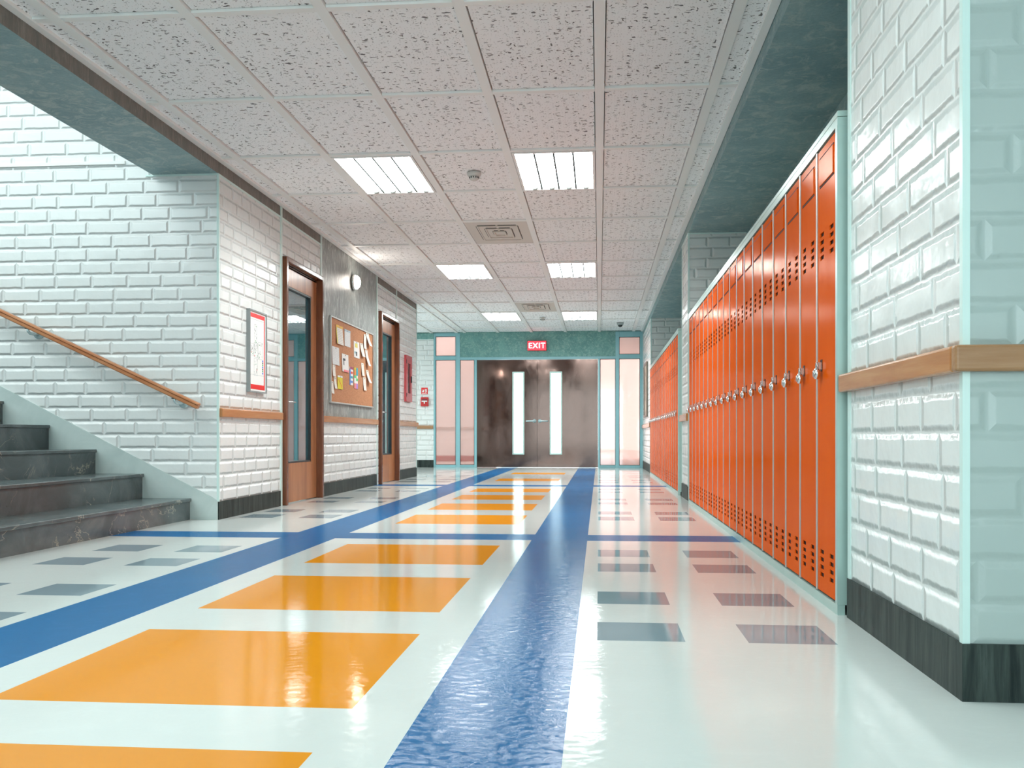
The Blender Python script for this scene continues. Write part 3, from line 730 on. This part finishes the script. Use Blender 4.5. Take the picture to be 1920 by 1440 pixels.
def make_vent(x0, x1, y0, y1, label):
    t = empty('air_vent', ((x0+x1)/2, (y0+y1)/2, HC)); a, b = (x1-x0)/2-.028, (y1-y0)/2-.023
    cream = M.setdefault('cream', plain('cream_metal', (.62, .58, .52), .45))
    MB().box(-a, a, -b, b, .004, .03, cream).build('vent_panel', parent=t)
    for k, s in enumerate((.66, .43, .20)):
        m = MB(); A, B = a*s, b*s; w_ = .013; z0, z1 = -.002-.002*k, .0045
        m.box(-A, A, -B, -B+w_, z0, z1, cream); m.box(-A, A, B-w_, B, z0, z1, cream); m.box(-A, -A+w_, -B+w_, B-w_, z0, z1, cream); m.box(A-w_, A, -B+w_, B-w_, z0, z1, cream)
        # dark slots beside each louvre
        g = .020; d = .0042
        m.box(-A+.01, -.010, -B-.026, -B-.003, .003, d, 'black'); m.box(.010, A-.01, -B-.026, -B-.003, .003, d, 'black')
        m.box(-A-.008, -A-.002, -B+.02, B-.03, .003, d, 'black'); m.box(A+.002, A+.008, -B+.02, B-.03, .003, d, 'black')
        m.build('louvre', parent=t)
    tag(t, label, 'air vent', 'square ceiling air vents'); return t
make_vent(*VENTS[0][0], *VENTS[0][1], 'cream louvred ceiling vent nearer the viewer')
make_vent(*VENTS[1][0], *VENTS[1][1], 'cream louvred ceiling vent near the exit doors')
def smoke(x, y, label):
    t = empty('smoke_detector', (x, y, HC+.008)); wt = plain('detector_plastic', (.60, .60, .57), .4)
    MB().lathe([(0, 0), (.052, 0), (.052, .014), (.046, .026), (0, .026)], wt, 28, 'z', (0, 0, 0), -1).build('detector_base', parent=t)
    MB().lathe([(0, .026), (.034, .026), (.034, .030), (.033, .032), (.033, .044), (.026, .054), (.010, .060), (0, .060)], wt, 28, 'z', (0, 0, 0), -1).build('detector_head', parent=t)
    g = MB()
    for k in range(12):
        a = 2*PI*k/12; cx, cy = .0335*math.cos(a), .0335*math.sin(a); g.box(cx-.003, cx+.003, cy-.003, cy+.003, -.043, -.033, 'black')
    g.build('detector_slots', parent=t)
    return tag(t, label, 'smoke detector', 'ceiling smoke detectors')
smoke(-.905, 6.98, 'white round smoke detector between the nearest pair of ceiling lights'); smoke(-.912, 15.6, 'white round smoke detector above the EXIT sign')
t = empty('security_camera', (.354, 16.44, HC+.008)); tag(t, 'grey dome security camera on the ceiling near the right sidelight', 'security camera')
MB().lathe([(0, 0), (.060, 0), (.060, .012), (.048, .040), (0, .040)], plain('grey_plastic', (.30, .34, .34), .4), 28, 'z', (0, 0, 0), -1).build('camera_housing', parent=t)
MB().lathe([(.040, .040), (.036, .056), (.024, .070), (.010, .076), (0, .077)], 'lens', 24, 'z', (0, 0, 0), -1).build('camera_dome', parent=t)

# exit sign
t = empty('exit_sign', (-1.137, YE-.03, 2.235)); tag(t, 'glowing red EXIT sign over the double doors', 'exit sign')
MB().box(-.175, .175, -.022, .037, -.09, .09, 'red').build('sign_box', parent=t, bevel=.004)
MB().box(-.166, .166, -.026, -.0215, -.081, .081, 'exit_red').build('sign_face', parent=t)
text_mesh('EXIT', .138, .002, 'exit_white', 'sign_letters', t, (0, -.029, -.004), (PI/2, 0, 0), .0022)

# wall lamp
t = empty('wall_lamp', (XL, 10.17, 2.225)); tag(t, 'small round glowing wall lamp above the cork board', 'wall lamp')
MB().lathe([(0, 0), (.085, 0), (.085, .028), (.078, .034), (0, .034)], 'steel', 32, 'x').build('lamp_base', parent=t)
MB().lathe([(.074, .034), (.070, .052), (.055, .070), (.030, .080), (0, .083)], 'globe', 28, 'x').build('lamp_glass', parent=t)

# evacuation plan
def evac():
    t = empty('evacuation_plan', (XL, 7.2, 1.23)); tag(t, 'red bordered building floor plan in a thick grey frame on the brick wall', 'wall sign')
    X0, X1 = 0, .030; a, b, z0, z1 = -.165, .205, -.318, .305
    gm = plain('grey_acrylic', (.26, .29, .29), .12); e = .010
    f = MB()
    f.box(X0, X1, a, a+e, z0, z1, gm); f.box(X0, X1, b-e, b, z0, z1, gm); f.box(X0, X1, a+e, b-e, z0, z0+e, gm); f.box(X0, X1, a+e, b-e, z1-e, z1, gm); f.box(X0, .018, a+e, b-e, z0+e, z1-e, gm)
    f.build('sign_frame', parent=t)
    MB().box(.018, .021, a+e, b-e, z0+e, z1-e, 'paper').build('sheet', parent=t)
    r = MB(); x0, x1 = .021, .0222; m_ = .018
    r.box(x0, x1, a+e, b-.03, z1-.055, z1-.024, 'redmark'); r.box(x0, x1, a+e, b-.03, z0+.024, z0+.060, 'redmark'); r.box(x0, x1, b-.047, b-.03, z0+.06, z1-.055, 'redmark')
    r.build('red_border', parent=t)
    g = MB(); rn = random.Random(3); x0, x1 = .021, .0218
    def ln(y0, y1, za, zb, m='ink'): g.box(x0, x1, min(y0, y1), max(y0, y1), min(za, zb), max(za, zb), m)
    lt = plain('grey_line', (.45, .5, .5), .6); gr = plain('green_mark', (.05, .35, .15), .5); bl = plain('blue_mark', (.03, .12, .6), .5)
    for (y0, y1, za, zb) in ((-.05, .0, .0, .2), (-.06, .01, -.19, -.06), (-.14, -.07, -.04, .05), (.03, .12, -.06, .07), (-.06, .02, -.05, .06)):
        for yy in (y0, y1): ln(yy-.001, yy+.001, za, zb, lt)
        for zz in (za, zb): ln(y0, y1, zz-.001, zz+.001, lt)
        for q in range(14):
            yy = rn.uniform(y0, y1); zz = rn.uniform(za, zb)
            if rn.random() < .5: ln(yy, yy+.014, zz, zz+.002)
            else: ln(yy, yy+.0016, zz, zz+.012)
        for q in range(3):
            yy = rn.uniform(y0, y1); zz = rn.uniform(za, zb); ln(yy, yy+.009, zz, zz+.008, gr if rn.random() < .7 else 'redmark')
    for k in range(7): ln(.118, .140, -.075-.016*k, -.063-.016*k, (bl, 'ink', gr)[k % 3])
    ln(-.15, .15, .235, .237, lt); ln(-.15, .15, -.185, -.183, lt)
    g.build('plan_drawing', parent=t)
evac()

# cork board and papers
t = empty('cork_board', (XL, 10.155, 1.333)); tag(t, 'cork notice board in a thin metal frame between the wooden doors', 'notice board')
f = MB(); a, b, z0, z1 = -.89, .89, -.428, .428; e = .014
for bx in ((a, a+e, z0, z1), (b-e, b, z0, z1), (a+e, b-e, z0, z0+e), (a+e, b-e, z1-e, z1)): f.box(0, .022, bx[0], bx[1], bx[2], bx[3], 'silver')
f.build('board_frame', parent=t, bevel=.003)
MB().box(0, .012, a+e, b-e, z0+e, z1-e, 'cork').build('cork_panel', parent=t)
def pinned(name, label, y0, y1, z0, z1, m, curl=.0, lean=0., extra=None, cat='paper', group='papers pinned to the cork board', base=0.):
    yc, zc = (y0+y1)/2, (z0+z1)/2; t = empty(name, (XL+.013, yc, zc)); tag(t, label, cat, group)
    n = 8; W = (y1-y0)/2; H = (z1-z0)/2; mb = MB(); th = .0012
    def X(k): s = k/n; return .0015+base+curl*(s**2)
    def SH(k): return lean*((k/n)-.5)*2
    def strip(ya, yb, ka, kb, mm, dx=0.):
        for k in range(ka, kb):
            za, zb = H-2*H*k/n, H-2*H*(k+1)/n
            A = [(X(k)+dx, ya+SH(k), za), (X(k)+dx, yb+SH(k), za), (X(k+1)+dx, yb+SH(k+1), zb), (X(k+1)+dx, ya+SH(k+1), zb)]
            B = [(p[0]+th, p[1], p[2]) for p in A]
            mb.poly(A, mm); mb.poly(B[::-1], mm)
            mb.poly([A[0], A[3], B[3], B[0]], mm); mb.poly([A[1], B[1], B[2], A[2]], mm)
            if k == ka: mb.poly([A[0], B[0], B[1], A[1]], mm)
            if k == kb-1: mb.poly([A[3], A[2], B[2], B[3]], mm)
    strip(-W, W, 0, n, m)
    mb.build('sheet', parent=t)
    if extra:
        mb = MB()
        for (fa, fb, ka, kb, mm) in extra: strip(-W+2*W*fa, -W+2*W*fb, ka, kb, mm, th+.0003)
        mb.build('print', parent=t)
    MB().lathe([(0, 0), (.005, 0), (.006, .004), (.004, .008), (0, .009)], 'steel', 10, 'x', (.002+base, 0+SH(0), H-.012)).build('pin', parent=t)
    return t
def cm(n, c): return plain(n, c, .5)
yel, blu, pur, red_, grn, pk, tl, orr, lav = cm('card_yellow', (.72, .62, .01)), cm('card_blue', (.10, .25, .62)), cm('card_plum', (.35, .02, .12)), cm('card_red', (.75, .08, .05)), cm('card_green', (.10, .60, .22)), cm('card_pink', (.85, .25, .28)), cm('card_teal', (.03, .38, .48)), cm('card_orange', (.8, .28, .05)), cm('card_lavender', (.42, .25, .62))
pinned('notepad_sheet', 'lined sheet with a yellow top and left margin, upper left of the cork board', 9.465, 9.712, 1.505, 1.694, 'lined', .010, .006, [(0, 1, 0, 1, cm('yellow_edge', (.85, .50, .02))), (0, .10, 1, 8, M.get('x', yel))])
pinned('letter', 'typed white letter with a pale blue heading, upper middle of the cork board', 9.785, 10.02, 1.512, 1.685, 'text', .0, .004, [(.0, 1, 0, 1, cm('pale_blue', (.42, .55, .62)))])
pinned('flyer', 'white flyer with a yellow square and black figure, right of the blue headed letter', 10.165, 10.405, 1.425, 1.60, 'paper', .0, .006, [(.2, .65, 1, 3, cm('soft_yellow', (.75, .68, .15))), (.35, .55, 5, 7, 'ink'), (.1, .3, 5, 6, cm('soft_teal', (.3, .55, .6)))])
pinned('map', 'white sketch map sheet pinned at the left edge of the cork board', 9.318, 9.575, 1.289, 1.467, 'text', .004, .004)
pinned('drawing', 'white pencil drawing with a red lower edge, left of the coloured cards', 9.685, 9.94, 1.241, 1.424, 'paper', .004, .006, [(.15, .5, 2, 3, 'ink'), (.2, .3, 3, 5, 'ink'), (.2, .95, 7, 8, pk)])
pinned('card_strip', 'plum, red and blue striped card strip in the middle of the cork board', 9.985, 10.130, 1.119, 1.310, 'paper', .0, .0, [(.1, 1, 0, 1, pur), (.0, .3, 1, 8, blu), (.3, .9, 2, 3, red_), (.3, .9, 4, 5, tl), (.3, .9, 6, 7, blu)])
pinned('card_strip', 'teal, green, pink and lavender card strip beside the plum striped one', 10.178, 10.335, 1.090, 1.317, 'paper', .0, .0, [(.0, .45, 0, 1, yel), (.0, .45, 1, 3, orr), (.5, 1, 0, 3, tl), (.0, .6, 3, 4, grn), (.5, 1, 4, 5, grn), (.0, .5, 6, 8, pk), (.5, 1, 6, 8, lav)])
pinned('yellow_card', 'bright yellow card with an orange diagonal, lower left of the cork board', 9.514, 9.705, 1.054, 1.19, yel, .004, .0, [(0, 1, 0, 1, 'paper'), (.2, .32, 2, 3, orr), (.35, .47, 3, 4, orr), (.5, .62, 4, 5, orr), (.65, .77, 5, 7, orr)])
S = [(10.455, 10.590, 1.458, 1.604, .018, .022, 'curled note just left of the crossed pair, upper right of the cork board'), (10.595, 10.705, 1.555, 1.720, .012, -.020, 'left note of the crossed pair in the upper right corner of the cork board'), (10.725, 10.850, 1.600, 1.745, .030, .035, 'right note of the crossed pair in the upper right corner of the cork board'),
     (10.690, 10.800, 1.373, 1.551, .030, .030, 'long curled note below the crossed pair, right edge of the cork board'), (9.328, 9.425, 1.168, 1.285, .012, -.010, 'small note just under the sketch map'), (9.385, 9.470, 1.051, 1.165, .010, .010, 'small note left of the yellow card'), (9.280, 9.366, .998, 1.118, .010, .004, 'lowest small note at the bottom left corner of the cork board'),
     (10.495, 10.605, 1.245, 1.388, .010, .006, 'straight note right of the coloured cards, upper of two'), (10.735, 10.845, 1.182, 1.324, .030, .025, 'curled note lowest along the right edge of the cork board'), (10.575, 10.695, 1.090, 1.235, .008, .008, 'straight note right of the coloured cards, lower of two')]
for i, (ya, yb, za, zb, cu_, le, lab) in enumerate(S): pinned('note_slip', lab, ya, yb, za, zb, 'textw', cu_, le, base=.003 if i == 2 else 0.)

# fire cabinet on the left wall
t = empty('extinguisher_cabinet', (XL, 13.13, 1.365)); tag(t, 'red fire extinguisher cabinet with a dark narrow window beyond the farther door', 'fire cabinet')
pr = plain('rose_red_enamel', (.50, .07, .08), .25)
m = MB(); a, b, z0, z1 = -.20, .20, -.315, .315; ga, gb, h0, h1 = -.085, .095, -.20, .21
m.box(0, .03, a, ga, z0, z1, pr); m.box(0, .03, gb, b, z0, z1, pr); m.box(0, .03, ga, gb, z0, h0, pr); m.box(0, .03, ga, gb, h1, z1, pr); m.box(0, .004, ga, gb, h0, h1, 'maroon'); m.build('cabinet_door', parent=t)
MB().box(.012, .016, ga, gb, h0, h1, 'lens').build('cabinet_window', parent=t)
MB().box(.03, .045, gb+.01, gb+.03, -.05, .04, 'dark').build('latch', parent=t, bevel=.003)
m = MB(); m.box(.03, .036, a, a+.015, .2, .25, 'dark'); m.box(.03, .036, a, a+.015, -.25, -.2, 'dark'); m.build('hinge', parent=t)
# alarm
t = empty('alarm_sign', (-3.229, YE, 1.417)); tag(t, 'small square red sign with a white flame and alarm symbol above the alarm box', 'safety sign')
MB().box(-.060, .060, -.006, 0, -.060, .060, 'redmark').build('sign_plate', parent=t, bevel=.002)
m = MB(); y0, y1 = -.0075, -.006
m.poly([(-.045, -.0075, -.01), (-.03, -.0075, .01), (-.033, -.0075, .035), (-.015, -.0075, .015), (-.005, -.0075, -.005), (-.018, -.0075, -.03), (-.035, -.0075, -.03)], 'paper')
m.box(.006, .014, y0, y1, -.005, .035, 'paper'); m.box(.020, .040, y0, y1, -.03, .035, 'paper'); m.box(.004, .02, y0, y1, -.03, -.02, 'paper'); m.box(-.045, .045, y0, y1, -.050, -.044, 'paper'); m.build('symbol', parent=t)
t = empty('fire_alarm', (-3.222, YE, 1.214)); tag(t, 'red fire alarm pull box with a white T handle on the far brick wall', 'fire alarm')
MB().box(-.072, .072, -.05, 0, -.085, .085, 'red').build('alarm_box', parent=t, bevel=.008, seg=3)
m = MB(); m.box(-.05, .05, -.058, -.05, .030, .045, 'ink'); m.build('slot', parent=t)
m = MB(); m.box(-.052, .052, -.064, -.05, .0, .018, 'paper'); m.box(-.010, .010, -.064, -.05, -.035, .0, 'paper'); m.build('pull_handle', parent=t, bevel=.002)

# picture on right pier
t = empty('framed_picture', (XR, 16.52, 1.353)); tag(t, 'tall narrow dark framed picture on the far right pier', 'picture')
m = MB(); a, b, z0, z1 = -.52, .52, -.45, .45; e = .035; fr = plain('bronze_frame', (.12, .10, .075), .35, .3)
for bx in ((a, a+e, z0, z1), (b-e, b, z0, z1), (a+e, b-e, z0, z0+e), (a+e, b-e, z1-e, z1)): m.box(-.022, 0, bx[0], bx[1], bx[2], bx[3], fr)
m.build('picture_frame', parent=t, bevel=.004)
tt = NT('picture_paint'); x, y, z = tt.xyz(); n_ = tt.noise(tt.vec(x, y, z), 5, 4, .7, 1.)
pm = tt.set(Base_Color=tt.mix(tt.ramp(n_, .4, .6), (.08, .07, .05), (.55, .48, .36)), Roughness=.4)
MB().box(-.012, 0, a+e, b-e, z0+e, z1-e, pm).build('canvas', parent=t)
